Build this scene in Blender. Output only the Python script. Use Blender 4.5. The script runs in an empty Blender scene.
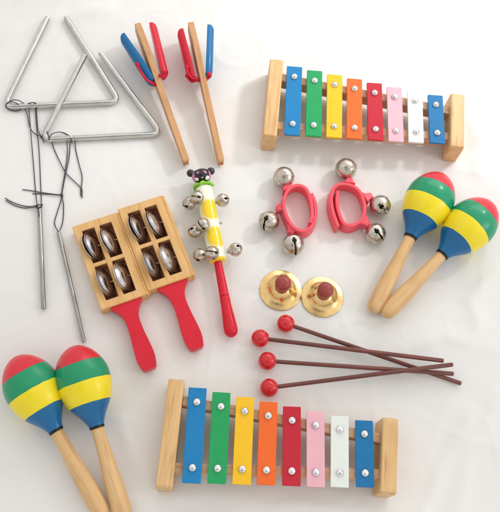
import bpy, bmesh, math, random
from mathutils import Vector, Matrix, noise
random.seed(7)
S = 0.001                      # all modelling below is in millimetres
sc = bpy.context.scene
COL = sc.collection
R = math.radians

# ------------------------------------------------------------------ camera
F, TH, RO, Z0 = 800.0, R(21.5), R(11.0), 800.0     # focal (px of 500), tilt, direction of tilt, distance to table centre
H = Z0 * math.cos(TH)
c_, s_ = math.cos(RO), math.sin(RO)
right0 = Vector((c_, -s_, 0)); ydir = Vector((s_, c_, 0))
up0 = ydir * math.cos(TH) + Vector((0, 0, math.sin(TH)))
fwd = ydir * math.sin(TH) - Vector((0, 0, math.cos(TH)))
RIGHT = right0 * c_ + up0 * s_
UP = up0 * c_ - right0 * s_
CAM = Vector((0, 0, H))
def G(px, py, h=0.0):
    """point of the table (or h mm above it) seen at photo position px, py"""
    d = RIGHT * ((px - 250) / F) + UP * ((256 - py) / F) + fwd
    t = (H - h) / -d.z
    return CAM + d * t
cam = bpy.data.cameras.new('camera'); co = bpy.data.objects.new('camera', cam); COL.objects.link(co)
m = Matrix((RIGHT, UP, -fwd)).transposed().to_4x4(); m.translation = CAM * S
co.matrix_world = m
cam.sensor_fit = 'VERTICAL'; cam.sensor_height = 24; cam.lens = 24 * F / 512
cam.clip_start = 0.01; cam.clip_end = 50
sc.camera = co

# ------------------------------------------------------------------ world and lamps
sc.view_settings.view_transform = 'Standard'; sc.view_settings.look = 'None'
sc.view_settings.exposure = 0.14; sc.view_settings.gamma = 1
w = bpy.data.worlds.new('World'); sc.world = w; w.use_nodes = True
nt = w.node_tree; bg = nt.nodes['Background']
tc = nt.nodes.new('ShaderNodeTexCoord')
def vdot(vec):
    n = nt.nodes.new('ShaderNodeVectorMath'); n.operation = 'DOT_PRODUCT'
    nt.links.new(tc.outputs['Generated'], n.inputs[0]); n.inputs[1].default_value = Vector(vec).normalized(); return n.outputs['Value']
def ramp(inp, stops):
    n = nt.nodes.new('ShaderNodeValToRGB'); e = n.color_ramp.elements
    while len(e) < len(stops): e.new(0.5)
    for i, (p, v) in enumerate(stops): e[i].position = p; e[i].color = (*v, 1) if isinstance(v, tuple) else (v, v, v, 1)
    nt.links.new(inp, n.inputs[0]); return n.outputs[0]
def wmul(a, b):
    n = nt.nodes.new('ShaderNodeMix'); n.data_type = 'RGBA'; n.blend_type = 'MULTIPLY'; n.inputs[0].default_value = 1
    nt.links.new(a, n.inputs[6]); nt.links.new(b, n.inputs[7]); return n.outputs[2]
def half(inp):
    n = nt.nodes.new('ShaderNodeMath'); n.operation = 'MULTIPLY_ADD'; n.inputs[1].default_value = .5; n.inputs[2].default_value = .5
    nt.links.new(inp, n.inputs[0]); return n.outputs[0]
# a pale room: brighter towards the windows (back and right), a dark figure bending over the table
room = ramp(half(vdot((0.35, 0.45, 0.8))), [(0.0, (.60, .59, .565)), (0.45, (.66, .65, .63)), (0.75, (.79, .782, .77)), (1.0, (.95, .945, .93))])
figure = ramp(vdot((-0.12, -0.42, 0.9)), [(0.0, 1.0), (0.93, 1.0), (0.975, 0.30), (1.0, 0.22)])
nt.links.new(wmul(room, figure), bg.inputs['Color'])
bg.inputs['Strength'].default_value = 1.06
def area(name, loc, target, size, size_y, power, color):
    l = bpy.data.lights.new(name, 'AREA'); l.shape = 'RECTANGLE'; l.size = size; l.size_y = size_y; l.energy = power; l.color = color
    o = bpy.data.objects.new(name, l); COL.objects.link(o); o.location = loc
    o.rotation_euler = (Vector(target) - Vector(loc)).to_track_quat('-Z', 'Y').to_euler(); return o
area('window_light', (0.45, 1.25, 0.70), (0.05, 0.45, 0.0), 0.9, 0.5, 2.6, (1.0, 0.99, 0.975))
area('side_window_light', (1.05, 0.02, 0.55), (0.0, 0.2, 0.0), 0.2, 0.45, 1.3, (0.97, 0.985, 1.0))

sp = bpy.data.lights.new('daylight_patch', 'SPOT'); so = bpy.data.objects.new('daylight_patch', sp); COL.objects.link(so)
sp.energy = 34; sp.color = (.97, .985, 1.0); sp.spot_size = R(25); sp.spot_blend = .5; sp.shadow_soft_size = .11
so.location = (1.05, 1.05, .95); so.rotation_euler = (G(415, 12) * S - so.location).to_track_quat('-Z', 'Y').to_euler()

# ------------------------------------------------------------------ materials
def lin(h):
    h = h.lstrip('#'); v = [int(h[i:i + 2], 16) / 255 for i in (0, 2, 4)]
    return tuple((x / 12.92 if x <= .04045 else ((x + .055) / 1.055) ** 2.4) for x in v)
MATS = {}
def nmat(name):
    m = bpy.data.materials.new(name); m.use_nodes = True; MATS[name] = m
    return m, m.node_tree, m.node_tree.nodes['Principled BSDF']
def N(t, typ, **kw):
    n = t.nodes.new(typ)
    for k, v in kw.items():
        if k.startswith('i_'): n.inputs[k[2:]].default_value = v
        else: setattr(n, k, v)
    return n
def mixc(t, fac, a, b):
    n = t.nodes.new('ShaderNodeMix'); n.data_type = 'RGBA'
    t.links.new(fac, n.inputs[0])
    for i, v in ((6, a), (7, b)):
        if isinstance(v, tuple): n.inputs[i].default_value = (*v, 1)
        else: t.links.new(v, n.inputs[i])
    return n.outputs[2]
def rmp(t, inp, a, b, va=0.0, vb=1.0):
    n = t.nodes.new('ShaderNodeMapRange'); n.inputs[1].default_value = a; n.inputs[2].default_value = b
    n.inputs[3].default_value = va; n.inputs[4].default_value = vb; t.links.new(inp, n.inputs[0]); return n.outputs[0]
def bump(t, b, h, strength, dist):
    n = N(t, 'ShaderNodeBump', i_Strength=strength, i_Distance=dist); t.links.new(h, n.inputs['Height']); t.links.new(n.outputs[0], b.inputs['Normal'])
def enamel(name, hexc, rough=0.34, coat=0.12, spec=0.28, var=0.10, sss=0.0, cr=0.12):
    m, t, b = nmat(name); c = lin(hexc)
    tcn = N(t, 'ShaderNodeTexCoord'); n1 = N(t, 'ShaderNodeTexNoise', i_Scale=70.0, i_Detail=4.0)
    t.links.new(tcn.outputs['Object'], n1.inputs['Vector'])
    dark = tuple(x * (1 - var) for x in c); lite = tuple(min(1, x * (1 + var * .6) + .006) for x in c)
    t.links.new(mixc(t, n1.outputs[0], dark, lite), b.inputs['Base Color'])
    n2 = N(t, 'ShaderNodeTexNoise', i_Scale=260.0, i_Detail=3.0); t.links.new(tcn.outputs['Object'], n2.inputs['Vector'])
    t.links.new(rmp(t, n2.outputs[0], .3, .7, rough * .8, rough * 1.25), b.inputs['Roughness'])
    n3 = N(t, 'ShaderNodeTexNoise', i_Scale=420.0, i_Detail=2.0); t.links.new(tcn.outputs['Object'], n3.inputs['Vector'])
    bump(t, b, n3.outputs[0], 0.12, 0.0004)
    b.inputs['Coat Weight'].default_value = coat; b.inputs['Coat Roughness'].default_value = cr
    b.inputs['Specular IOR Level'].default_value = spec
    if sss: b.inputs['Subsurface Weight'].default_value = sss; b.inputs['Subsurface Radius'].default_value = (.004, .0015, .001); b.inputs['Subsurface Scale'].default_value = 1.0
    return m
def metal(name, hexc, rough=0.18, scratch=0.5, hex2=None, tarn=0.35):
    m, t, b = nmat(name); c = lin(hexc); b.inputs['Metallic'].default_value = 1
    tcn = N(t, 'ShaderNodeTexCoord'); n1 = N(t, 'ShaderNodeTexNoise', i_Scale=120.0, i_Detail=5.0, i_Roughness=.65)
    t.links.new(tcn.outputs['Object'], n1.inputs['Vector'])
    c2 = lin(hex2) if hex2 else tuple(x * (1 - tarn) for x in c)
    t.links.new(mixc(t, rmp(t, n1.outputs[0], .42, .72), c, c2), b.inputs['Base Color'])
    n2 = N(t, 'ShaderNodeTexNoise', i_Scale=500.0, i_Detail=3.0); t.links.new(tcn.outputs['Object'], n2.inputs['Vector'])
    t.links.new(rmp(t, n2.outputs[0], .3, .75, rough * .6, rough * 1.6), b.inputs['Roughness'])
    bump(t, b, n2.outputs[0], 0.10 * scratch, 0.0003)
    return m
def wood(name, a, b_, dark, axis=0, rough=.5, scale=1.0, knots=True):
    """grain runs along local axis"""
    m, t, b = nmat(name)
    tcn = N(t, 'ShaderNodeTexCoord'); mp = N(t, 'ShaderNodeMapping')
    sc3 = [130.0 * scale] * 3; sc3[axis] = 7.0 * scale
    oi = N(t, 'ShaderNodeObjectInfo'); av = N(t, 'ShaderNodeVectorMath', operation='ADD')
    mm = N(t, 'ShaderNodeVectorMath', operation='SCALE'); mm.inputs['Scale'].default_value = 3.0
    t.links.new(oi.outputs['Location'], mm.inputs[0])
    t.links.new(tcn.outputs['Object'], av.inputs[0]); t.links.new(mm.outputs[0], av.inputs[1])
    t.links.new(av.outputs[0], mp.inputs['Vector']); mp.inputs['Scale'].default_value = sc3
    n1 = N(t, 'ShaderNodeTexNoise', i_Scale=1.0, i_Detail=5.0, i_Roughness=.6, i_Distortion=.6); t.links.new(mp.outputs[0], n1.inputs['Vector'])
    mp2 = N(t, 'ShaderNodeMapping'); sc4 = [420.0 * scale] * 3; sc4[axis] = 30.0 * scale; mp2.inputs['Scale'].default_value = sc4
    t.links.new(av.outputs[0], mp2.inputs['Vector'])
    n2 = N(t, 'ShaderNodeTexNoise', i_Scale=1.0, i_Detail=2.0); t.links.new(mp2.outputs[0], n2.inputs['Vector'])
    c1 = mixc(t, rmp(t, n1.outputs[0], .3, .7), lin(a), lin(b_))
    c2 = mixc(t, rmp(t, n2.outputs[0], .54, .78, 0, .75), c1, lin(dark))
    n4 = N(t, 'ShaderNodeTexNoise', i_Scale=26.0, i_Detail=2.0); t.links.new(av.outputs[0], n4.inputs['Vector'])
    c3 = mixc(t, rmp(t, n4.outputs[0], .5, .8, 0, .55), c2, lin(dark))
    t.links.new(c3, b.inputs['Base Color'])
    t.links.new(rmp(t, n1.outputs[0], .2, .8, rough * .85, rough * 1.2), b.inputs['Roughness'])
    bump(t, b, n2.outputs[0], 0.25, 0.0003)
    b.inputs['Coat Weight'].default_value = .12; b.inputs['Coat Roughness'].default_value = .3
    return m

m_cloth, t, b = nmat('white_cloth')
tcn = N(t, 'ShaderNodeTexCoord')
n1 = N(t, 'ShaderNodeTexNoise', i_Scale=7.0, i_Detail=5.0); t.links.new(tcn.outputs['Object'], n1.inputs['Vector'])
t.links.new(mixc(t, rmp(t, n1.outputs[0], .35, .65), (.77, .757, .73), (.815, .80, .775)), b.inputs['Base Color'])
n2 = N(t, 'ShaderNodeTexNoise', i_Scale=900.0, i_Detail=2.0); t.links.new(tcn.outputs['Object'], n2.inputs['Vector'])
n3 = N(t, 'ShaderNodeTexNoise', i_Scale=32.0, i_Detail=5.0, i_Distortion=1.2); t.links.new(tcn.outputs['Object'], n3.inputs['Vector'])
ad = N(t, 'ShaderNodeMath', operation='MULTIPLY_ADD'); ad.inputs[1].default_value = .15
t.links.new(n2.outputs[0], ad.inputs[0]); t.links.new(n3.outputs[0], ad.inputs[2])
bump(t, b, ad.outputs[0], 0.4, 0.0018)
b.inputs['Roughness'].default_value = .62; b.inputs['Sheen Weight'].default_value = .15

M_WOODX = wood('light_pine', 'E6C08A', 'D9AC72', 'B98750', axis=1)
M_RAIL = wood('pine_rail', 'DDB793', 'CFA27C', 'A87C55', axis=0)
M_WOODB = wood('varnished_beech', 'E4B878', 'DBA866', 'BF8748', axis=1)
M_POCKET = wood('shaded_inner_wood', 'C08860', 'AC7450', '84543A', axis=1)  # reddish inner wood, with the shade of the slots mixed into its colour
M_HANDLE = wood('turned_beech', 'E4BE8A', 'D8AC74', 'BC8A54', axis=0, scale=.8)
M_STICK = wood('castanet_beech', 'D2A070', 'C48F5E', '96643C', axis=0)
M_MALLET = wood('brown_stick', '7A3F34', '68342B', '45211B', axis=0, rough=.4)
M_KNOB = wood('reddish_knob_wood', 'A63E36', '92322C', '6A221E', axis=2, rough=.35)
M = dict(
 blue=enamel('blue_enamel', '087EBA'), green=enamel('green_enamel', '18A05A'), yellow=enamel('yellow_enamel', 'F8C21A'),
 orange=enamel('orange_enamel', 'F26A22'), red=enamel('red_enamel', 'C41830'), pink=enamel('pink_enamel', 'EEB4C0'),
 white=enamel('white_enamel', 'E6EAE4', var=.05), navy=enamel('deep_blue_enamel', '0672AA'),
 mred=enamel('maraca_red', 'DA2434', rough=.33, coat=.35, cr=.2), mgreen=enamel('maraca_green', '0E9264', rough=.33, coat=.35, cr=.2),
 myellow=enamel('maraca_yellow', 'F5DE22', rough=.33, coat=.35, cr=.2), mblue=enamel('maraca_blue', '0A669C', rough=.33, coat=.35, cr=.2),
 black=enamel('black_paint', '15130F', rough=.35), ball=enamel('red_ball', 'D01424', rough=.18, coat=.7),
 hred=enamel('red_handle_paint', 'D4142C', rough=.33), cred=enamel('castanet_red', 'CE1830'), cblue=enamel('castanet_blue', '0E68A0'),
 strap=enamel('coral_plastic', 'EE5866', rough=.4, coat=.1, sss=.2), elastic=enamel('red_elastic', 'D01C38', rough=.7, coat=0),
 cream=enamel('cream_paint', 'F5F2DC', rough=.25, coat=.5, var=.04), syellow=enamel('stick_yellow', 'F7D420', rough=.25, coat=.5),
 bear=enamel('bear_black', '1C1418', rough=.25, coat=.6), bpink=enamel('bear_pink', 'C880A8', rough=.3, coat=.5), bwhite=enamel('bear_white', 'F5F0F2', rough=.3),
 lime=enamel('lime_paint', '86C832', rough=.35), thread=enamel('dark_thread', '4C4D53', rough=.85, coat=0),
 felt=enamel('pale_felt', 'E8DCCB', rough=.9, coat=0))
M_NICKEL = metal('nickel_bell', 'D2CBC0', .27, 1.0, 'A3978A')
M_CHROME = metal('chrome_rod', 'D2D0CC', .17, .12, tarn=.15)
M_STEEL = metal('beater_steel', 'A9A8A5', .22, .2, tarn=.15)
M_SCREW = metal('polished_screw', 'F0F0F0', .10, .3)
M_JINGLE = metal('jingle_steel', 'D0CBCE', .22, .08, 'B4ACB0')
M_BRASS = metal('polished_brass', 'EFCF92', .25, .4, 'E2B672')
M_PIN = metal('brass_pin', 'C09A60', .3, .4)

# ------------------------------------------------------------------ mesh helpers (mm)
def finish(bm, name, mats, parent=None, bevel=0, seg=2, smooth=True, angle=40):
    me = bpy.data.meshes.new(name)
    bmesh.ops.recalc_face_normals(bm, faces=bm.faces)
    for v in bm.verts: v.co *= S
    bm.to_mesh(me); bm.free()
    if not isinstance(mats, (list, tuple)): mats = [mats]
    for x in mats: me.materials.append(x)
    o = bpy.data.objects.new(name, me); COL.objects.link(o)
    if parent: o.parent = parent
    if smooth:
        for p in me.polygons: p.use_smooth = True
        me.set_sharp_from_angle(angle=R(angle))
    if bevel:
        b = o.modifiers.new('bevel', 'BEVEL'); b.width = bevel * S; b.segments = seg; b.limit_method = 'ANGLE'; b.angle_limit = R(50); b.harden_normals = False
    return o
def tagp(o, label=None, cat=None, group=None, kind=None):
    for k, v in (('label', label), ('category', cat), ('group', group), ('kind', kind)):
        if v: o[k] = v
    return o
def thing(name, label, cat, mat=None, group=None):
    o = bpy.data.objects.new(name, None); COL.objects.link(o); o.empty_display_size = .01
    if mat is not None:
        mm = mat.copy(); mm.translation = mm.translation * S; o.matrix_world = mm
    return tagp(o, label, cat, group)
def dup(root, label, mat):
    """a copy of a thing with copies of its parts and sub-parts"""
    r = root.copy(); COL.objects.link(r); r['label'] = label
    mm = mat.copy(); mm.translation = mm.translation * S; r.matrix_world = mm
    for ch in list(root.children):
        c = ch.copy(); COL.objects.link(c); c.parent = r
        for g in list(ch.children):
            d = g.copy(); COL.objects.link(d); d.parent = c
    return r
def frame(origin, xdir, up=Vector((0, 0, 1))):
    """matrix with local x along xdir, z as close to up as possible"""
    x = Vector(xdir).normalized(); y = Vector(up).cross(x).normalized(); z = x.cross(y)
    mm = Matrix((x, y, z)).transposed().to_4x4(); mm.translation = origin; return mm
def box(bm, x0, x1, y0, y1, z0, z1, mi=0):
    vs = [bm.verts.new(p) for p in ((x0, y0, z0), (x1, y0, z0), (x1, y1, z0), (x0, y1, z0), (x0, y0, z1), (x1, y0, z1), (x1, y1, z1), (x0, y1, z1))]
    for f in ((0, 3, 2, 1), (4, 5, 6, 7), (0, 1, 5, 4), (1, 2, 6, 5), (2, 3, 7, 6), (3, 0, 4, 7)):
        bm.faces.new([vs[i] for i in f]).material_index = mi
def prism(bm, poly, d0, d1, plane='XY', mi=0):
    def P(a, b, d): return {'XY': (a, b, d), 'XZ': (a, d, b), 'YZ': (d, a, b)}[plane]
    n = len(poly); A = [bm.verts.new(P(a, b, d0)) for a, b in poly]; B = [bm.verts.new(P(a, b, d1)) for a, b in poly]
    bm.faces.new(A).material_index = mi; bm.faces.new(B[::-1]).material_index = mi
    for i in range(n): bm.faces.new((A[i], A[(i + 1) % n], B[(i + 1) % n], B[i])).material_index = mi
def lathe(bm, prof, mat=Matrix(), seg=48, mis=None):
    """prof: (s, r) along local +x"""
    rings = []
    for s, r in prof:
        if r < 1e-4: rings.append([bm.verts.new(mat @ Vector((s, 0, 0)))])
        else: rings.append([bm.verts.new(mat @ Vector((s, r * math.cos(a), r * math.sin(a)))) for a in [2 * math.pi * k / seg for k in range(seg)]])
    for i in range(len(rings) - 1):
        A, B = rings[i], rings[i + 1]
        for k in range(seg):
            k2 = (k + 1) % seg
            if len(A) == 1 and len(B) == 1: continue
            vs = (A[0], B[k], B[k2]) if len(A) == 1 else (A[k], A[k2], B[0]) if len(B) == 1 else (A[k], A[k2], B[k2], B[k])
            f = bm.faces.new(vs)
            if mis: f.material_index = mis[i]
def smooth_prof(pts, n=6):
    """Catmull-Rom through (s, r) points"""
    out = []
    P = [pts[0]] + list(pts) + [pts[-1]]
    for i in range(1, len(P) - 2):
        p0, p1, p2, p3 = P[i - 1], P[i], P[i + 1], P[i + 2]
        for k in range(n):
            u = k / n
            out.append(tuple(.5 * ((2 * p1[j]) + (-p0[j] + p2[j]) * u + (2 * p0[j] - 5 * p1[j] + 4 * p2[j] - p3[j]) * u * u + (-p0[j] + 3 * p1[j] - 3 * p2[j] + p3[j]) * u ** 3) for j in range(len(p1))))
    out.append(tuple(pts[-1])); return out
def tube(bm, pts, r, seg=10, closed=False, flat=None, caps=True):
    pts = [Vector(p) for p in pts]; n = len(pts); rings = []; prev = None
    for i, p in enumerate(pts):
        a = pts[(i - 1) % n] if (closed or i) else p; b = pts[(i + 1) % n] if (closed or i < n - 1) else p
        d = (b - a).normalized()
        if prev is None:
            u = Vector((0, 0, 1)).cross(d)
            if u.length < .1: u = Vector((1, 0, 0)).cross(d)
        else: u = prev - d * prev.dot(d)
        u.normalize(); prev = u; v = d.cross(u)
        rr = r[i] if isinstance(r, (list, tuple)) else r
        rings.append([bm.verts.new(p + u * rr * math.cos(t) + v * rr * math.sin(t)) for t in [2 * math.pi * k / seg for k in range(seg)]])
    for i in range(n if closed else n - 1):
        A, B = rings[i], rings[(i + 1) % n]
        for k in range(seg): bm.faces.new((A[k], A[(k + 1) % seg], B[(k + 1) % seg], B[k]))
    if caps and not closed: bm.faces.new(rings[0][::-1]); bm.faces.new(rings[-1])
def sphere(bm, c, r, u=24, v=16, sx=1, sy=1, sz=1, rot=Matrix(), mi=0):
    mm = Matrix.Translation(c) @ rot.to_4x4() @ Matrix.Diagonal((sx, sy, sz, 1))
    g = bmesh.ops.create_uvsphere(bm, u_segments=u, v_segments=v, radius=r, matrix=mm)
    if mi:
        fs = set(f for vv in g['verts'] for f in vv.link_faces)
        for f in fs: f.material_index = mi

# ------------------------------------------------------------------ tablecloth
def axis_pts(lo, hi, a, b, fine, coarse):
    out = []; x = lo
    while x < hi:
        out.append(x); x += fine if a <= x < b else coarse
    out.append(hi); return out
RIDGES = [  # soft folds in the cloth, the first two added to suggest light streaks: (photo points, height, width)
 ([(176, 122), (215, 104), (262, 78)], 1.0, 7), ([(420, 196), (452, 168), (505, 120)], 1.6, 7), ([(368, 50), (380, 20), (400, -5)], 1.4, 8),
 ([(405, 50), (415, 22), (440, -8)], 1.0, 7), ([(395, 10), (350, -15)], 1.0, 8), ([(130, 500), (230, 498), (330, 512)], 1.0, 8), ([(180, 520), (300, 506), (420, 516)], 1.1, 8),
 ([(455, 520), (470, 450), (500, 400)], 1.4, 9), ([(420, 525), (440, 470), (470, 420)], 1.1, 8), ([(480, 330), (470, 300), (500, 270)], 1.2, 8), ([(405, 350), (440, 335), (500, 350)], .9, 8),
 ([(0, 40), (40, 20), (110, 8)], 1.2, 10), ([(455, 30), (470, 90), (478, 170)], 1.0, 8), ([(120, 420), (140, 470), (140, 520)], .9, 8)]
RW = [([G(*p).xy for p in pts], hh, ww) for pts, hh, ww in RIDGES]
def segd(p, a, b):
    ab = b - a; u = max(0, min(1, (p - a).dot(ab) / ab.length_squared)); return (p - a - ab * u).length
def cloth_z(x, y):
    p = Vector((x, y))
    z = .55 * noise.noise(Vector((x / 75, y / 60, 3.1))) + .35 * noise.noise(Vector((x / 28, y / 34, 7.7)))
    q = noise.noise(Vector((x / 90 + 5, y / 90, .5))); z += .5 * (1 - min(1, abs(q) * 9)) ** 2
    q = noise.noise(Vector((x / 60 + 9, y / 80 + 3, 2.5))); z += .35 * (1 - min(1, abs(q) * 10)) ** 2
    z = z * 1.5 - .75; z = z if z < -.3 else -.3 + .3 * math.tanh((z + .3) / .6)
    for pts, hh, ww in RW:
        d = min(segd(p, pts[i], pts[i + 1]) for i in range(len(pts) - 1))
        if d < 3 * ww: z += 2.2 * hh * math.exp(-(d / ww) ** 2) * (0.8 + .5 * noise.noise(Vector((x / 30, y / 30, 11))))
    return z
xs = axis_pts(-1000, 1100, -330, 420, 2.8, 26); ys = axis_pts(-500, 1700, -90, 720, 2.8, 26)
bm = bmesh.new()
rows = [[bm.verts.new((x, y, cloth_z(x, y) if (-340 < x < 430 and -100 < y < 730) else -1.0 + 1.2 * noise.noise(Vector((x / 150, y / 150, 0))))) for x in xs] for y in ys]
for j in range(len(ys) - 1):
    for i in range(len(xs) - 1): bm.faces.new((rows[j][i], rows[j][i + 1], rows[j + 1][i + 1], rows[j + 1][i]))
tagp(finish(bm, 'tablecloth', m_cloth, angle=180), kind='structure')

# ------------------------------------------------------------------ xylophones
NUTS = [(-67.6, 25.3, -64.9, -24.7), (-48.5, 23.9, -45.8, -23.2), (-29.5, 22.4, -27.0, -21.9), (-10.8, 20.8, -8.5, -20.5), (8.1, 19.2, 10.9, -19.2), (26.9, 17.5, 29.5, -18.2), (46.2, 16.2, 48.0, -16.6), (65.7, 14.9, 67.6, -14.7)]
NUTS = [tuple(v * 8 / 7 for v in n) for n in NUTS]
BARC = ['blue', 'green', 'yellow', 'orange', 'red', 'pink', 'white', 'navy']
def xylophone(label, mat):
    t = thing('xylophone', label, 'xylophone', mat, 'toy xylophones with eight coloured bars')
    for (x, y0, y1, ln) in ((-97.0, -48.0, 47.5, 'b'), (98.0, -33.0, 34.0, 's')):
        bm = bmesh.new(); hw = 7.2
        prism(bm, [(y0, 0), (y1, 0), (y1, 26), (y1 - 1.5, 30), (y0 + 1.5, 30), (y0, 26)], x - hw, x + hw, 'YZ')
        if ln == 'b': bmesh.ops.transform(bm, matrix=Matrix.Translation((x, 0, 0)) @ Matrix.Rotation(R(.9), 4, 'Z') @ Matrix.Translation((-x, 0, 0)), verts=bm.verts)
        finish(bm, 'end_block', M_WOODX, t, bevel=1.3, seg=3)
    for s in (0, 1):
        a = NUTS[0][1 + 2 * s]; b = NUTS[-1][1 + 2 * s]; xa = NUTS[0][2 * s]; xb = NUTS[-1][2 * s]
        k = (b - a) / (xb - xa); ya = a + k * (-90 - xa); yb = a + k * (91 - xa); bm = bmesh.new()
        prism(bm, [(-90, ya - 4.5), (91, yb - 4.5), (91, yb + 4.5), (-90, ya + 4.5)], 8, 22.6)
        finish(bm, 'rail', M_RAIL, t, bevel=.6)
    for i, (xu, yu, xl, yl) in enumerate(NUTS):
        u = Vector((xu, yu, 0)); l = Vector((xl, yl, 0)); d = (u - l).normalized(); n = Vector((-d.y, d.x, 0))
        ov = 13.0 - .12 * i; a = u + d * ov; b = l - d * ov; hw = 8.2 - .03 * i
        ch = .5; pl = [a + n * (hw - ch), a + d * -ch + n * hw, b + d * ch + n * hw, b + n * (hw - ch), b - n * (hw - ch), b + d * ch - n * hw, a - d * ch - n * hw, a - n * (hw - ch)]
        bm = bmesh.new(); prism(bm, [(p.x, p.y) for p in pl], 24.6, 27.4)
        bo = finish(bm, 'bar', M[BARC[i]], t, bevel=.35, seg=2); bo['label'] = BARC[i].replace('navy', 'short blue') + ' metal bar'
        for p in (u, l):
            bm = bmesh.new(); lathe(bm, [(0, 4.6), (1.9, 4.4), (1.9, 0)], Matrix.Translation((p.x, p.y, 22.65)) @ Matrix.Rotation(-math.pi / 2, 4, 'Y'), 20)
            finish(bm, 'washer', M['felt'], t)
            bm = bmesh.new(); hd = smooth_prof([(0, 3.6), (.7, 3.55), (1.9, 2.8), (2.7, 1.3), (2.9, 0.001)], 3)
            lathe(bm, hd, Matrix.Translation((p.x, p.y, 27.45)) @ Matrix.Rotation(-math.pi / 2, 4, 'Y'), 24)
            finish(bm, 'screw', M_SCREW, t, angle=70)
    return t
import_pts = {}
def fit_xy(picks):
    """place the xylophone where its screws show: mean and direction from the first and last pairs"""
    L = G(*picks[0], 28).lerp(G(*picks[1], 28), .5); Rr = G(*picks[2], 28).lerp(G(*picks[3], 28), .5)
    d = Rr - L; d.z = 0; a0 = Vector(((NUTS[0][0] + NUTS[0][2]) / 2, (NUTS[0][1] + NUTS[0][3]) / 2, 0)); a1 = Vector(((NUTS[-1][0] + NUTS[-1][2]) / 2, (NUTS[-1][1] + NUTS[-1][3]) / 2, 0))
    ang = math.atan2(d.y, d.x) - math.atan2((a1 - a0).y, (a1 - a0).x)
    rot = Matrix.Rotation(ang, 4, 'Z'); mid = (L + Rr) / 2; mid.z = 0
    return Matrix.Translation(mid - rot @ ((a0 + a1) / 2)) @ rot
xy = xylophone('toy xylophone lying below the red mallets, nearer the bottom edge of the cloth', fit_xy([(196.5, 402), (191.5, 467.5), (365, 434), (366, 473)]))
dup(xy, 'toy xylophone lying above the pink wrist bells, to the right of the castanets', fit_xy([(294, 76.2), (292.5, 123.8), (436.5, 104.3), (437.5, 133)]))

# ------------------------------------------------------------------ maracas
def maraca(label, mat):
    t = thing('maraca', label, 'maraca', mat, 'striped maracas with wooden handles')
    # x: 0 at neck, + to head tip, - to butt
    bm = bmesh.new()
    hp = smooth_prof([(-85, 0.001), (-84.2, 4.0), (-81, 6.8), (-75, 8.1), (-64, 8.3), (-46, 7.7), (-28, 6.6), (-10, 5.8), (1.5, 5.6)], 6)
    lathe(bm, hp, seg=36); finish(bm, 'handle', M_HANDLE, t, angle=60)
    bm = bmesh.new(); lathe(bm, [(.4, 5.6), (.6, 6.6), (2.7, 7.0), (3.1, 6.5)], seg=40); finish(bm, 'collar', M['black'], t, angle=50)
    P = smooth_prof([(2.6, 6.8), (7, 8.4), (13, 12.0), (20, 17.0), (28, 21.2), (37, 24.0), (46, 24.7), (54, 23.8), (62.4, 20.5), (69.8, 15.4), (74.6, 9.8), (77.1, 4.6), (77.9, .001)], 8)
    def at(s):
        for i in range(len(P) - 1):
            if P[i][0] <= s <= P[i + 1][0]: return P[i][1] + (P[i + 1][1] - P[i][1]) * (s - P[i][0]) / max(1e-6, P[i + 1][0] - P[i][0])
    cuts = [23.0, 42.0, 59.8]
    prof = sorted([(s, r) for s, r in P if min(abs(s - c) for c in cuts) > .4] + [(c, at(c)) for c in cuts])
    mis = [sum((prof[i][0] + prof[i + 1][0]) / 2 > c for c in cuts) for i in range(len(prof) - 1)]
    bm = bmesh.new(); lathe(bm, prof, seg=96, mis=mis)
    for v in bm.verts:      # hand painted edges: the bands waver a little
        if min(abs(v.co.x - c) for c in cuts) < .02: v.co.x += .32 * noise.noise(Vector((v.co.y / 7, v.co.z / 7, v.co.x))) + .10 * noise.noise(Vector((v.co.y / 1.6, v.co.z / 1.6, v.co.x)))
    finish(bm, 'rattle_head', [M['mblue'], M['myellow'], M['mgreen'], M['mred']], t, angle=60)
    return t
def maraca_mat(cpx, npx, roll=0):
    c = G(*cpx, 24.6); n0 = G(*npx, 20); d = c - n0; d.z = 0; d.normalize(); d = d * math.cos(R(7)) + Vector((0, 0, math.sin(R(7))))
    return frame(c - d * 46, d) @ Matrix.Rotation(roll, 4, 'X')
mr = maraca('striped maraca nearest the left edge of the cloth, leaning towards the one beside it', maraca_mat((32, 387.5), (56.3, 431)))
dup(mr, 'striped maraca at lower left, upright one just below the tip of the thin triangle beater', maraca_mat((83, 379.5), (97.3, 428), 1.0))
dup(mr, 'striped maraca nearest the lower pink wrist bell, its head just below the xylophone', maraca_mat((429.3, 200.3), (410, 238), 2.0))
dup(mr, 'striped maraca reaching closest to the right edge of the cloth', maraca_mat((471, 224.5), (442.3, 254.5), 3.0))

# ------------------------------------------------------------------ mallets
def mallet(label, mat, L):
    t = thing('mallet', label, 'mallet', mat, 'red headed mallets in a fan')
    bm = bmesh.new(); lathe(bm, [(6, 2.0), (L * .5, 2.1), (L - .8, 2.1), (L, 1.6), (L, .001)], seg=18); finish(bm, 'stick', M_MALLET, t)
    bm = bmesh.new(); hp = [(-8.7 * math.cos(a), max(.001, 8.7 * math.sin(a))) for a in [math.pi * k / 20 for k in range(19)]]
    lathe(bm, hp + [(8.3, 2.5)], seg=40); finish(bm, 'mallet_head', M['ball'], t, angle=60)
    return t
ml = [((285.8, 323.6), 8.7, (461, 383.5), 2.6, 'mallet with its red ball closest to the brass finger cymbals'),
      ((260.2, 338.3), 8.7, (443.5, 360.8), 14.1, 'mallet with its red ball farthest left, second from the top'),
      ((267.4, 361), 8.7, (453.5, 373.8), 8.0, 'mallet third from the top of the fan, below the ball farthest left'),
      ((269.2, 387.8), 8.7, (452.8, 364.5), 14.4, 'mallet closest to the coloured bars of the xylophone, lowest red ball')]
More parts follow.
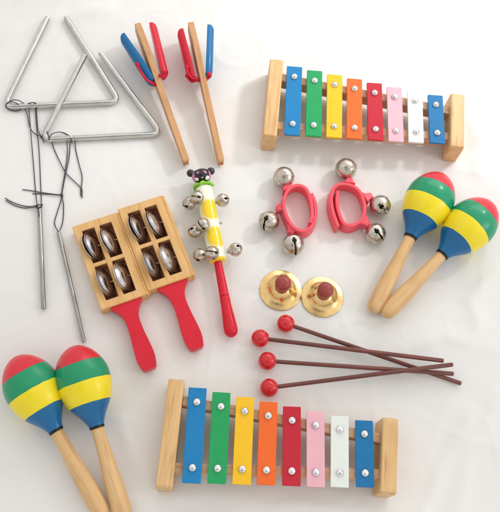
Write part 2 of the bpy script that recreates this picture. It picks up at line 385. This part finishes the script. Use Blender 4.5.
for p0, h0, p1, h1, lb in ml:
    a = G(*p0, h0); b_ = G(*p1, h1); mallet(lb, frame(a, b_ - a), (b_ - a).length)

# ------------------------------------------------------------------ finger cymbals
def cymbal(label, mat):
    t = thing('finger_cymbal', label, 'finger cymbal', mat, 'brass finger cymbals with wooden knobs')
    U = Matrix.Rotation(-math.pi / 2, 4, 'Y'); bm = bmesh.new()
    pr = smooth_prof([(.5, 21.0), (.9, 20.6), (1.4, 18.8), (2.1, 16.4), (3.2, 14.2), (4.9, 12.2), (7.0, 10.3), (9.0, 8.0), (10.6, 5.0), (11.4, .001)], 6)
    pr = [(.1, 20.6), (.1, 21.0)] + pr
    lathe(bm, pr, U, 72); finish(bm, 'cymbal_disc', M_BRASS, t, angle=50)
    bm = bmesh.new(); kp = smooth_prof([(9.0, 6.6), (10, 7.0), (14, 7.2), (19, 7.8), (22.4, 7.7), (25.2, 6.0), (26.6, 3.0), (26.9, .001)], 5)
    lathe(bm, kp, U, 36); finish(bm, 'knob', M_KNOB, t, angle=60)
    return t
cy = cymbal('brass finger cymbal on the left, touching its pair above the mallets', Matrix.Translation(G(280.8, 290.2, 0)))
dup(cy, 'brass finger cymbal on the right of the pair, nearer the maraca handles', Matrix.Translation(G(322.2, 296.8, 0)) @ Matrix.Rotation(1.3, 4, 'Z'))

# ------------------------------------------------------------------ bells
def bell_mesh(bm, r, mat):
    """hollow jingle bell: axis +x away from its mount, slot across the far pole"""
    seg, nv = 48, 32; rings = []
    for j in range(nv + 1):
        a = math.pi * j / nv; rr = r * (1 + .05 * math.exp(-((a - math.pi / 2) / .07) ** 2)); x = -rr * math.cos(a) if abs(a - math.pi / 2) > .2 else -r * math.cos(a)
        rad = max(.0, rr * math.sin(a))
        rings.append([bm.verts.new(mat @ Vector((x, rad * math.cos(q), rad * math.sin(q)))) for q in [2 * math.pi * k / seg for k in range(seg)]] if 0 < j < nv else [bm.verts.new(mat @ Vector((x, 0, 0)))])
    for j in range(nv):
        for k in range(seg):
            a = math.pi * (j + .5) / nv; q = 2 * math.pi * (k + .5) / seg
            y, z, x = math.sin(a) * math.cos(q), math.sin(a) * math.sin(q), -math.cos(a)
            hole = (x > .30 and abs(y) < .10) or (x > .1 and y * y + (abs(z) - .86) ** 2 + 0 * x < .035 and x > .2)
            if hole: continue
            A, B = rings[j], rings[j + 1]
            vs = (A[0], B[k], B[(k + 1) % seg]) if len(A) == 1 else (A[k], A[(k + 1) % seg], B[0]) if len(B) == 1 else (A[k], A[(k + 1) % seg], B[(k + 1) % seg], B[k])
            bm.faces.new(vs)
def add_bell(parent, local_mat, r, bracket=True):
    bm = bmesh.new(); bell_mesh(bm, r, Matrix())
    o = finish(bm, 'bell', M_NICKEL, parent, angle=60)
    o.modifiers.new('thick', 'SOLIDIFY').thickness = -.5 * S
    mm = local_mat.copy(); mm.translation = mm.translation * S; o.matrix_local = mm
    bm = bmesh.new(); lathe(bm, [(-r - 2.6, 2.4), (-r - .4, 2.4), (-r + .3, 3.4), (-r + .9, 3.4)], seg=20); bo = finish(bm, 'bracket', M_NICKEL, o)
    bm = bmesh.new(); sphere(bm, Vector((r * .45, 0, 0)), r * .33, 14, 10); finish(bm, 'pellet', M_PIN, o)
    return o

# ------------------------------------------------------------------ wrist bells
def ribbon(bm, pts, th, h0, h1, flare=0.0):
    pts = [Vector((p[0], p[1])) for p in pts]; n = len(pts); rows = []; ctr = sum(pts, Vector((0, 0))) / n
    for i, p in enumerate(pts):
        d = (pts[min(n - 1, i + 1)] - pts[max(0, i - 1)]).normalized(); nn = Vector((-d.y, d.x)) * th / 2
        out = (p - ctr).normalized() * flare
        rows.append([bm.verts.new((q.x, q.y, z)) for q, z in ((p + nn + out, h0), (p - nn + out, h0), (p - nn, h1), (p + nn, h1))])
    for i in range(n - 1):
        for k in range(4): bm.faces.new((rows[i][k], rows[i][(k + 1) % 4], rows[i + 1][(k + 1) % 4], rows[i + 1][k]))
    bm.faces.new(rows[0][::-1]); bm.faces.new(rows[-1])
def wrist_bell(label, cpx, path, tabs, bells, roll, tilt):
    o = G(*cpx, 0); t = thing('wrist_bell', label, 'wrist bell', Matrix.Translation(o), 'pink strap wrist bells')
    W = 15.5
    pl = [tuple((G(*p, W + .8) - o).xy) for p in path]; pl = smooth_prof(pl, 6)
    bm = bmesh.new(); ribbon(bm, pl, 3.3, .8, .8 + W, 1.1); finish(bm, 'strap', M['strap'], t, bevel=.5, seg=2, angle=50)
    for k, ((a, tip), (bpx, r, hh)) in enumerate(zip(tabs, bells)):
        A = G(*a, 13) - o; T = G(*tip, 13) - o; B = G(*bpx, hh) - o
        d = (T - A); d.z = 0; L = d.length; d.normalize(); bm = bmesh.new()
        n = Vector((-d.y, d.x, 0)); lo = A; lo.z = 7
        def q(s, w, z): return bm.verts.new(lo + d * s + n * w + Vector((0, 0, z - 7)))
        st = [(1.9, 6.6, 1.0, 15.6), (L * .45, 4.3, 2.2, 14.8), (L + 1, 2.8, 4.0, 13.0)]
        rows = [[q(s, w, z0), q(s, -w, z0), q(s, -w, z1), q(s, w, z1)] for s, w, z0, z1 in st]
        for i in range(2):
            for j in range(4): bm.faces.new((rows[i][j], rows[i][(j + 1) % 4], rows[i + 1][(j + 1) % 4], rows[i + 1][j]))
        bm.faces.new(rows[0][::-1]); bm.faces.new(rows[-1])
        finish(bm, 'strap_tab', M['strap'], t, bevel=.7, seg=2)
        ax = (B - T); ax.z = tilt[k]
        fr = frame(B, ax) @ Matrix.Rotation(roll[k], 4, 'X'); add_bell(t, fr, r)
    return t
wrist_bell('pink wrist bell on the left, its three bells pointing left', (297, 212),
    [(311.5, 193), (315, 202), (316, 214), (312.5, 225), (303.5, 230.5), (294, 227), (287.5, 217.5), (284, 206), (285, 196), (289, 188.8), (297, 185), (305, 187.5), (309.5, 195), (312, 205), (312.4, 216), (310, 222.5)],
    [((289.5, 190.5), (285, 183.5)), ((285.5, 206), (277.5, 208)), ((293, 225.5), (290.5, 232))],
    [((284, 177.3), 10.5, 11), ((268.8, 221.3), 10, 10.2), ((293, 245), 10.6, 11)], (1.2, .3, 0), (2, 4, 9))
wrist_bell('pink wrist bell on the right, with two bells pointing towards the maracas', (350, 205),
    [(338.5, 226), (334, 214), (331.5, 201), (333, 190), (338, 184.5), (347, 183.8), (356, 187.5), (362, 195), (365, 206), (363.5, 216), (358, 222.5), (350, 225), (343.5, 222), (339, 212), (337.2, 201), (338, 190.5)],
    [((349, 185), (349.8, 178)), ((363, 199), (371.5, 195)), ((361.5, 219), (368.5, 224))],
    [((346, 169), 10.8, 11), ((380.2, 205.6), 10.4, 10.6), ((375.5, 233.8), 10.1, 10.4)], (1.4, .5, .2), (2, 3, 6))

# ------------------------------------------------------------------ jingle stick with a bear head
O = G(201.6, 177, 13); E_ = G(232, 336, 8)
mat = frame(O, E_ - O); inv = mat.inverted()
js = thing('bell_stick', 'bell stick with a black bear head, yellow and white body and thin red handle', 'bell stick', mat)
def loc(px, py, h): return inv @ G(px, py, h)
b0 = loc(206, 188, 13).x; b1 = loc(217.5, 262, 11).x; Ltot = (E_ - O).length
bm = bmesh.new()
bp = [(b0 - 1, .001), (b0 - 1, 6.5), (b0, 8.2), (b0 + 6, 8.6)] + [(b0 + 6 + (b1 - b0 - 9) * k / 24, 8.6) for k in range(1, 25)] + [(b1 - 2, 8.5), (b1 - .5, 7.8), (b1, 6.2), (b1, .001)]
lathe(bm, bp, seg=48)
Lb = b1 - b0
bm.faces.ensure_lookup_table()
for f in bm.faces:
    c = f.calc_center_median(); u = (c.x - b0) / Lb
    if u > .955: f.material_index = 1
mb = M['cream'].copy(); mb.name = 'cream_paint_with_yellow_patches'; t = mb.node_tree; b = t.nodes['Principled BSDF']
tcn = N(t, 'ShaderNodeTexCoord'); src = b.inputs['Base Color'].links[0].from_socket
for uc in (.33, .70):
    mp = N(t, 'ShaderNodeMapping', vector_type='POINT'); ax_, ay_ = .15 * Lb * S, 10.5 * S
    mp.inputs['Scale'].default_value = (1 / ax_, 1 / ay_, 1 / (11 * S)); mp.inputs['Location'].default_value = (-(b0 + uc * Lb) * S / ax_, -.25, -.6)
    t.links.new(tcn.outputs['Object'], mp.inputs['Vector'])
    ln = N(t, 'ShaderNodeVectorMath', operation='LENGTH'); t.links.new(mp.outputs[0], ln.inputs[0])
    src = mixc(t, rmp(t, ln.outputs['Value'], .8, 1.05, 1, 0), src, lin('F9D21C'))
t.links.new(src, b.inputs['Base Color'])
finish(bm, 'body', [mb, M['syellow']], js, angle=50)
bm = bmesh.new(); hs = Ltot - b1
hp = smooth_prof([(b1 - 1, 3.9), (b1 + hs * .2, 4.3), (b1 + hs * .42, 4.7), (b1 + hs * .462, 5.0), (b1 + hs * .475, 4.3), (b1 + hs * .49, 5.0), (b1 + hs * .62, 5.2), (b1 + hs * .8, 6.3), (b1 + hs * .92, 6.7), (b1 + hs * .98, 5.2), (b1 + hs * 1.01, 2.5), (b1 + hs * 1.02, .001)], 6)
lathe(bm, hp, seg=32); finish(bm, 'handle', M['hred'], js, angle=60)
# head: slightly flattened ball, pink cheeks at its sides, round ears and dots
bm = bmesh.new(); sphere(bm, Vector((-.5, 0, 1)), 9.0, 120, 80, sx=.86, sy=1.12, sz=.95)
for f in bm.faces:
    c = f.calc_center_median()
    if abs(c.y) > 7.4: f.material_index = 1
hd = finish(bm, 'head', [M['bear'], M['bpink']], js, angle=80)
for sy, px in ((-1, (190.6, 173.2)), (1, (210.8, 171.2))):
    p = loc(*px, 15); bm = bmesh.new(); sphere(bm, p, 4.1, 20, 14, sz=.7); finish(bm, 'ear', M['bear'], hd)
def ondome(px, py, r, mt, nm):
    c0 = Vector((-.5, 0, 1)); p = loc(px, py, 21); ro = (inv.to_3x3() @ (G(px, py, 21) - CAM)).normalized()
    # walk the view ray of the photo down to the head's surface
    for k in range(400):
        q = p + ro * (k * .1 - 8); e = q - c0
        if (e.x / (9 * .86)) ** 2 + (e.y / (9 * 1.12)) ** 2 + (e.z / (9 * .95)) ** 2 < 1: break
    nrm = Vector((e.x / .74, e.y / 1.25, e.z / .9)).normalized(); bm = bmesh.new()
    sphere(bm, q, r, 18, 10, sz=.25, rot=nrm.to_track_quat('Z', 'Y').to_matrix()); finish(bm, nm, mt, hd)
ondome(196.8, 179.4, 2.0, M['bwhite'], 'painted_eye'); ondome(207.4, 178.0, 2.5, M['bwhite'], 'painted_eye')
ondome(197.8, 172.6, 1.3, M['bpink'], 'painted_spot'); ondome(205.0, 171.8, 1.4, M['bpink'], 'painted_spot'); ondome(202.2, 177.6, 1.1, M['bpink'], 'painted_nose')
bm = bmesh.new()
ring = []
for k in range(72):
    a = 2 * math.pi * k / 72; w_ = 1 + .10 * math.sin(a * 7); ring.append(a)
vs = [[bm.verts.new((b0 - 3.2 + s + .9 * math.sin(a * 7) * (rr > 8.5), rr * (1 + .09 * math.sin(7 * a + 1)) * math.cos(a), rr * (1 + .09 * math.sin(7 * a + 1)) * math.sin(a))) for a in ring] for s, rr in ((-1.6, 6.0), (-.8, 9.6), (.9, 10.4), (2.2, 9.4), (2.4, 7.6))]
for i in range(4):
    for k in range(72): bm.faces.new((vs[i][k], vs[i][(k + 1) % 72], vs[i + 1][(k + 1) % 72], vs[i + 1][k]))
finish(bm, 'ruffle', M['lime'], js, angle=80)
for px, py, hh, base in ((197, 197.4, 22, (206, 197)), (189, 203.3, 12, (201, 203)), (222.7, 200.3, 13, (213, 200)), (203, 225, 23, (212, 225)), (194.8, 231.5, 12, (207, 230)),
                         (212, 253, 24, (214, 254)), (200, 255.3, 12, (210, 255)), (235.5, 249.6, 13, (220, 251))):
    p = loc(px, py, hh); q = Vector((p.x, 0, 0)); d = p - q
    add_bell(js, frame(p, d, Vector((1, 0, .2))) @ Matrix.Rotation(random.uniform(0, 3), 4, 'X'), 6.4)
p = loc(220.5, 223, 13); bm = bmesh.new(); tube(bm, [(p.x, 6, p.z), (p.x, p.y + (1.5 if p.y > 0 else -1.5), p.z)] if p.y > 0 else [(p.x, -6, p.z), (p.x, p.y - 1.5, p.z)], 1.1, 12); finish(bm, 'pin', M_NICKEL, js)

# ------------------------------------------------------------------ jingle boards
BW, BL, BT = 45.0, 91.0, 15.0
def jingle_board(label, mat):
    """local: x across, y up the board (handle at -y), origin at the centre of the bottom"""
    t = thing('jingle_board', label, 'jingle board', mat, 'wooden jingle boards with red handles')
    xs_ = [-BW / 2, -BW / 2 + 7.7, -2.6, 2.6, BW / 2 - 7.7, BW / 2]
    ys_ = [-BL / 2, -BL / 2 + 7.8, -2.1, 2.1, BL / 2 - 7.8, BL / 2]
    bm = bmesh.new()
    T = [[bm.verts.new((x, y, BT)) for x in xs_] for y in ys_]; Fl = [[bm.verts.new((x, y, .9)) for x in xs_] for y in ys_]; Bt = [[bm.verts.new((x, y, .2)) for x in xs_] for y in ys_]
    for j in range(5):
        for i in range(5):
            if i in (1, 3) and j in (1, 3):
                f = bm.faces.new((Fl[j][i], Fl[j][i + 1], Fl[j + 1][i + 1], Fl[j + 1][i])); f.material_index = 1  # floor added so pale cloth below does not brighten the slot
                for (a, b2), (c2, d2) in (((j, i), (j, i + 1)), ((j, i + 1), (j + 1, i + 1)), ((j + 1, i + 1), (j + 1, i)), ((j + 1, i), (j, i))):
                    f = bm.faces.new((T[a][b2], T[c2][d2], Fl[c2][d2], Fl[a][b2])); f.material_index = 1
            else: bm.faces.new((T[j][i], T[j][i + 1], T[j + 1][i + 1], T[j + 1][i]))
            bm.faces.new((Bt[j][i], Bt[j + 1][i], Bt[j + 1][i + 1], Bt[j][i + 1]))
    for k in range(5):
        bm.faces.new((T[0][k], Bt[0][k], Bt[0][k + 1], T[0][k + 1])); bm.faces.new((T[5][k], T[5][k + 1], Bt[5][k + 1], Bt[5][k]))
        bm.faces.new((T[k][0], T[k + 1][0], Bt[k + 1][0], Bt[k][0])); bm.faces.new((T[k][5], Bt[k][5], Bt[k + 1][5], T[k + 1][5]))
    for v in [v for v in bm.verts if not v.link_faces]: bm.verts.remove(v)
    finish(bm, 'frame', [M_WOODB, M_POCKET], t, bevel=.9, seg=3, angle=30)
    bm = bmesh.new(); x0 = BW / 2 + .05; prism(bm, [(x0, .4), (x0 + 3.4, .4), (x0 + 3.4, BT - 2.6), (x0 + 1.2, BT - .3), (x0, BT - .3)], -BL / 2 + .3, BL / 2 - .3, 'XZ')
    finish(bm, 'side_strip', M_WOODB, t, bevel=.6, seg=2)
    # handle outline (x, y), mirrored
    hp = smooth_prof([(15.5, 0), (15.0, -2), (11.0, -6.5), (7.8, -13), (6.6, -20), (6.9, -31), (8.0, -43), (8.8, -54), (8.3, -61), (6.8, -67.5)], 5) + [(5.2, -69)]
    y0 = -BL / 2 + .2; poly = [(x + 2.2, y + y0) for x, y in hp] + [(-x + 2.2, y + y0) for x, y in hp[::-1]]
    bm = bmesh.new(); prism(bm, poly, 3.5, 12.5); finish(bm, 'handle', M['hred'], t, bevel=1.6, seg=4, angle=50)
    for i in (1, 3):
        for j in (1, 3):
            cx, cy = (xs_[i] + xs_[i + 1]) / 2, (ys_[j] + ys_[j + 1]) / 2
            bm = bmesh.new(); tube(bm, [(xs_[i] - .5, cy, BT / 2 + 2), (xs_[i + 1] + .5, cy, BT / 2 + 2)], .8, 10); finish(bm, 'pin', M_PIN, t)
            for k, off in enumerate((0.0, -1.7)):
                el = R(29 + random.uniform(-4, 5) - 2 * k); yaw = R(random.uniform(-3, 3))
                pr = smooth_prof([(0, 14.2), (.0, 12.6), (.5, 11.6), (1.7, 9.6), (2.7, 7.0), (3.2, 3.8), (3.3, .9)], 5); pr = [(-.4, 14.0), (-.3, 14.3), (0, 14.4), (.25, 14.3), (.3, 13.9), (.15, 13.5)] + pr[1:]
                mm = Matrix.Translation((cx - .1 + off * math.cos(el), cy + random.uniform(-.4, .4), 11.6 + off * math.sin(el))) @ Matrix.Rotation(yaw, 4, 'Z') @ Matrix.Rotation(-el, 4, 'Y')
                sgn = 1
                bm = bmesh.new(); lathe(bm, [(s * sgn, r * 1.06) for s, r in pr], mm, 64, mis=[0] * 5 + [1] * 200); jo = finish(bm, 'jingle', [M_CHROME, M_JINGLE], t, angle=40)
                jo.modifiers.new('thick', 'SOLIDIFY').thickness = .35 * S
    return t
def board_mat(tl, tr, bl, br):
    c = [G(*p, BT) for p in (tl, tr, bl, br)]; top = (c[0] + c[1]) / 2; bot = (c[2] + c[3]) / 2
    y = (top - bot); y.z = 0; y.normalize(); x = Vector((y.y, -y.x, 0)); ctr = sum(c, Vector()) / 4; ctr.z = 0
    mm = Matrix((x, y, Vector((0, 0, 1)))).transposed().to_4x4(); mm.translation = ctr - x * 1.4; 
    print('board', (c[1] - c[0]).length, (c[0] - c[2]).length, (c[3] - c[2]).length, (c[1] - c[3]).length); return mm
jb = jingle_board('wooden jingle board on the left, nearer the triangle beaters', board_mat((72.8, 226), (117, 209.5), (103, 311), (148, 295.5)))
dup(jb, 'wooden jingle board on the right, nearer the bell stick', board_mat((119.5, 208.5), (160.5, 192.5), (150.5, 293), (193.5, 275.5)))

# ------------------------------------------------------------------ castanets
def castanet(label, hd, bt, clap, elastic_pts):
    """hd, bt: photo points of the plank's upper edge at head and butt; clap: colour, tip, hinge, side"""
    P0 = G(*hd, 30) - Vector((0, 0, 8.5)); P1 = G(*bt, 14) - Vector((0, 0, 5.5)); mat = frame(P1, P0 - P1); inv = mat.inverted(); L = (P0 - P1).length
    t = thing('handle_castanet', label, 'castanet', mat, 'castanets on wooden handles')
    half_ = smooth_prof([(0, 5.2), (2, 5.8), (L * .3, 6.5), (L * .55, 8), (L * .68, 10), (L * .8, 12), (L * .93, 10.5), (L - 1, 8)], 4)
    poly = [(x, -z) for x, z in half_] + [(x, z) for x, z in half_[::-1]]
    bm = bmesh.new(); prism(bm, poly, -3.1, 3.1, 'XZ'); finish(bm, 'handle', M_STICK, t, bevel=.8, seg=2, angle=40)
    for colr, tip, hinge, nm in clap:
        A = inv @ G(*hinge, 24); B = inv @ G(*tip, 24); A.z = B.z = 0
        d = (B - A); Lc = d.length; fr = frame(A, d)
        bm = bmesh.new(); pf = smooth_prof([(0, 6), (2, 7.5), (Lc * .3, 9), (Lc * .55, 8.2), (Lc * .8, 6.5), (Lc * .95, 5.5), (Lc, 4.8)], 5)
        # dished wooden shell: loft of side outlines, thickest in the middle
        n = len(pf); ring = [(x, z) for x, z in pf] + [(x, -z) for x, z in pf[::-1]]
        sgn = 1 if A.y > 0 else -1
        lay = [(-2.4, 1.0, 0), (0, 1.02, 0), (1.6, .98, 0), (3.8, .80, 0), (5.0, .5, 0)]
        rows = []
        cx = Lc * .5
        for yy, k, _ in lay: rows.append([bm.verts.new(fr @ Vector((cx + (x - cx) * (1 - (1 - k) * .35), yy * sgn, z * k))) for x, z in ring])
        bm.faces.new(rows[0]); bm.faces.new(rows[-1][::-1])
        for i in range(len(rows) - 1):
            for q in range(len(ring)): bm.faces.new((rows[i][q], rows[i][(q + 1) % len(ring)], rows[i + 1][(q + 1) % len(ring)], rows[i + 1][q]))
        finish(bm, nm, M[colr], t, angle=50)
    for e in elastic_pts:
        bm = bmesh.new(); pts = [inv @ G(*p) for p in e]
        tube(bm, smooth_prof([tuple(p) for p in pts], 5), 1.3, 10)
        for p in (pts[0], pts[-1]): sphere(bm, p, 2.3, 14, 10, sx=1.1, sy=.9)
        finish(bm, 'elastic_cord', M['elastic'], t)
    return t
castanet('castanet on a wooden handle with the blue clapper on its left side', (137, 21.5), (186, 159), [('cblue', (122.5, 34.5), (153, 79), 'clapper'), ('cred', (151.5, 23.5), (164, 73), 'clapper')],
    [[(137.5, 64.5, 24), (141, 71.5, 24), (146, 79, 24), (154.5, 84.5, 20)], [(164, 72, 30), (167, 71, 26), (166, 76, 22), (160, 76, 24)], [(142, 69, 20), (147, 77, 16), (155, 84, 14)]])
castanet('castanet on a wooden handle with the blue clapper on its right side', (190.5, 20.5), (221, 159), [('cred', (181, 29.5), (193, 76), 'clapper'), ('cblue', (209.5, 25.5), (208, 73), 'clapper')],
    [[(187, 67, 26), (188, 73, 26), (192, 78, 22), (197, 79, 20)], [(187, 76, 22), (191, 81, 16), (198, 80, 20)], [(209, 74, 26), (210.5, 76, 22), (206, 79, 20)]])

# ------------------------------------------------------------------ triangles and beaters
def rounded(pts, rad, n=8):
    pts = [Vector(p) for p in pts]; out = [pts[0]]
    for i in range(1, len(pts) - 1):
        a = pts[i] + (pts[i - 1] - pts[i]).normalized() * rad; b = pts[i] + (pts[i + 1] - pts[i]).normalized() * rad
        for k in range(n + 1):
            u = k / n; out.append(a * (1 - u) ** 2 + pts[i] * 2 * u * (1 - u) + b * u * u)
    out.append(pts[-1]); return out
def tri(label, corners, cords):
    o = G(*corners[1][:2], 0); t = thing('triangle', label, 'triangle', Matrix.Translation(o), 'steel triangles')
    pts = rounded([G(*c) - o for c in corners], 12, 10); bm = bmesh.new()
    full = []
    for i in range(len(pts) - 1):
        k = max(1, int((pts[i + 1] - pts[i]).length / 12))
        for q in range(k): full.append(pts[i].lerp(pts[i + 1], q / k))
    full.append(pts[-1]); tube(bm, full, 3.0, 24); finish(bm, 'rod', M_CHROME, t, angle=50)
    bm = bmesh.new()
    for c in cords: tube(bm, smooth_prof([tuple(G(*p) - o) for p in c], 8), .5, 8)
    finish(bm, 'cord', M['thread'], t); return t
tri('large steel triangle at the top left corner, partly under the other', [(47.5, 18, 3), (4, 107, 3), (120, 102, 3), (66, 17.5, 3)],
    [[(27, 106, 1), (20, 101, 6.6), (13, 100, 6.6), (7, 103, 6.4), (6, 107, 3), (10, 110, .8), (17, 111, 1), (22, 108, 3), (16, 103, 7), (9, 102, 6.4), (7.5, 107, 2), (14, 109, 1), (24, 109, 1), (27, 114, 1), (29, 124, .8), (32, 131, .8), (37, 135, .8), (41, 136, 1.4), (43, 140, 1), (44, 143, .8)],
     [(41, 136, 1.4), (38, 130, .8), (37, 118, .8), (36, 107, 1), (35.5, 103, 6.8), (30, 103, 6.8), (28, 107, 1)], [(40, 135, 1.4), (42, 137.5, 1.4), (40.5, 137, .6), (43, 135.5, 1.5)]])
tri('large steel triangle lying over the other, nearer the castanets', [(85, 55, 9.5), (42, 140, 3), (162, 134, 3), (100.5, 53, 7)],
    [[(47, 131, 6), (49, 137, 7), (52, 143, 1), (54, 149, .8), (60, 162, .8), (66, 173, .8), (74, 181, .8), (81, 188, .8), (82, 192, 1), (82, 198, .8)],
     [(48, 140, 6.2), (51, 135, 6.6), (56, 132.5, 6.6), (62, 132.3, 1), (68, 135, .8), (71, 139, 6.2), (72, 143, 1)], [(74, 137, 6.3), (75, 142, 2.5), (75.8, 150, .8), (79, 164, .8), (82, 176, .8), (81.5, 186, .8), (81, 190, 1.2), (80.7, 196, .8)],
     [(80, 189, 1.4), (82, 190.5, 1.4), (80.6, 191, .6), (82.3, 188.8, 1.2)]])
def beater(label, a, b, r, cords):
    A = G(*a); B = G(*b); mat = frame(A, B - A); inv = mat.inverted(); L = (B - A).length
    t = thing('triangle_beater', label, 'beater', mat, 'triangle beaters tied with thread')
    bm = bmesh.new(); lathe(bm, [(0, .001), (0, r * .8), (.8, r), (L - .8, r), (L, r * .8), (L, .001)], seg=20); finish(bm, 'rod', M_STEEL, t)
    bm = bmesh.new()
    for c in cords: tube(bm, smooth_prof([tuple(inv @ G(*p)) for p in c], 8), .5, 8)
    finish(bm, 'cord', M['thread'], t)
beater('thicker steel triangle beater nearest the left edge, tied with dark thread', (39.5, 206, 3), (43.8, 309, 2.6), 2.3,
    [[(28.5, 103, 7), (29, 110, .8), (31, 135, .8), (33.5, 165, .8), (35.5, 190, .8), (37, 204, 2), (38, 212, 4)], [(34.6, 102.5, 6.9), (35.3, 108, 1.5), (36.5, 125, .8), (39, 150, .8), (40.5, 180, .8), (41.3, 200, 1), (41, 206, 4.5)],
     [(5, 198, .8), (12, 202, .8), (22, 205.5, .8), (30, 206.5, .8), (37, 206, 3), (38.5, 210, 4.8), (39, 216, 5.5)], [(6, 200.3, .8), (15, 205.5, .8), (25, 208, .8), (36, 207, 3)],
     [(36, 205, 5), (42.5, 204.5, 4.5), (40, 207, 5.6), (36.5, 208, 3), (37, 204.6, 5)], [(35, 206.3, 3.0), (38, 207.8, 5.6), (42.3, 206.8, 3.6)]])
beater('thin steel triangle beater reaching down to the maracas, tied with dark thread', (58.5, 231, 2.4), (84.2, 342, 2.2), 1.9,
    [[(69.5, 138, 6.3), (70, 143, 2), (69, 158, .8), (66, 172, .8), (63.5, 185, .8), (62, 195, 1), (63.5, 205, .8), (63, 220, .8), (60.5, 229, 2), (58, 231.5, 4.4)],
     [(67, 141, 6), (67.2, 155, .8), (65, 172, .8), (62, 190, 1), (61, 200, .8), (57, 213, .8), (54.5, 222, .8), (56, 228, 2), (58.5, 231.5, 4.6)],
     [(22.5, 189.5, .8), (32, 190.8, .8), (45, 193, .8), (61, 195, 1.2)], [(32.5, 193.5, .8), (46, 194, .8), (62, 195.5, 1.2)], [(60, 194, 1.4), (63, 196, 1.6), (61, 196.8, .8), (62.8, 193.6, 1.4)]])
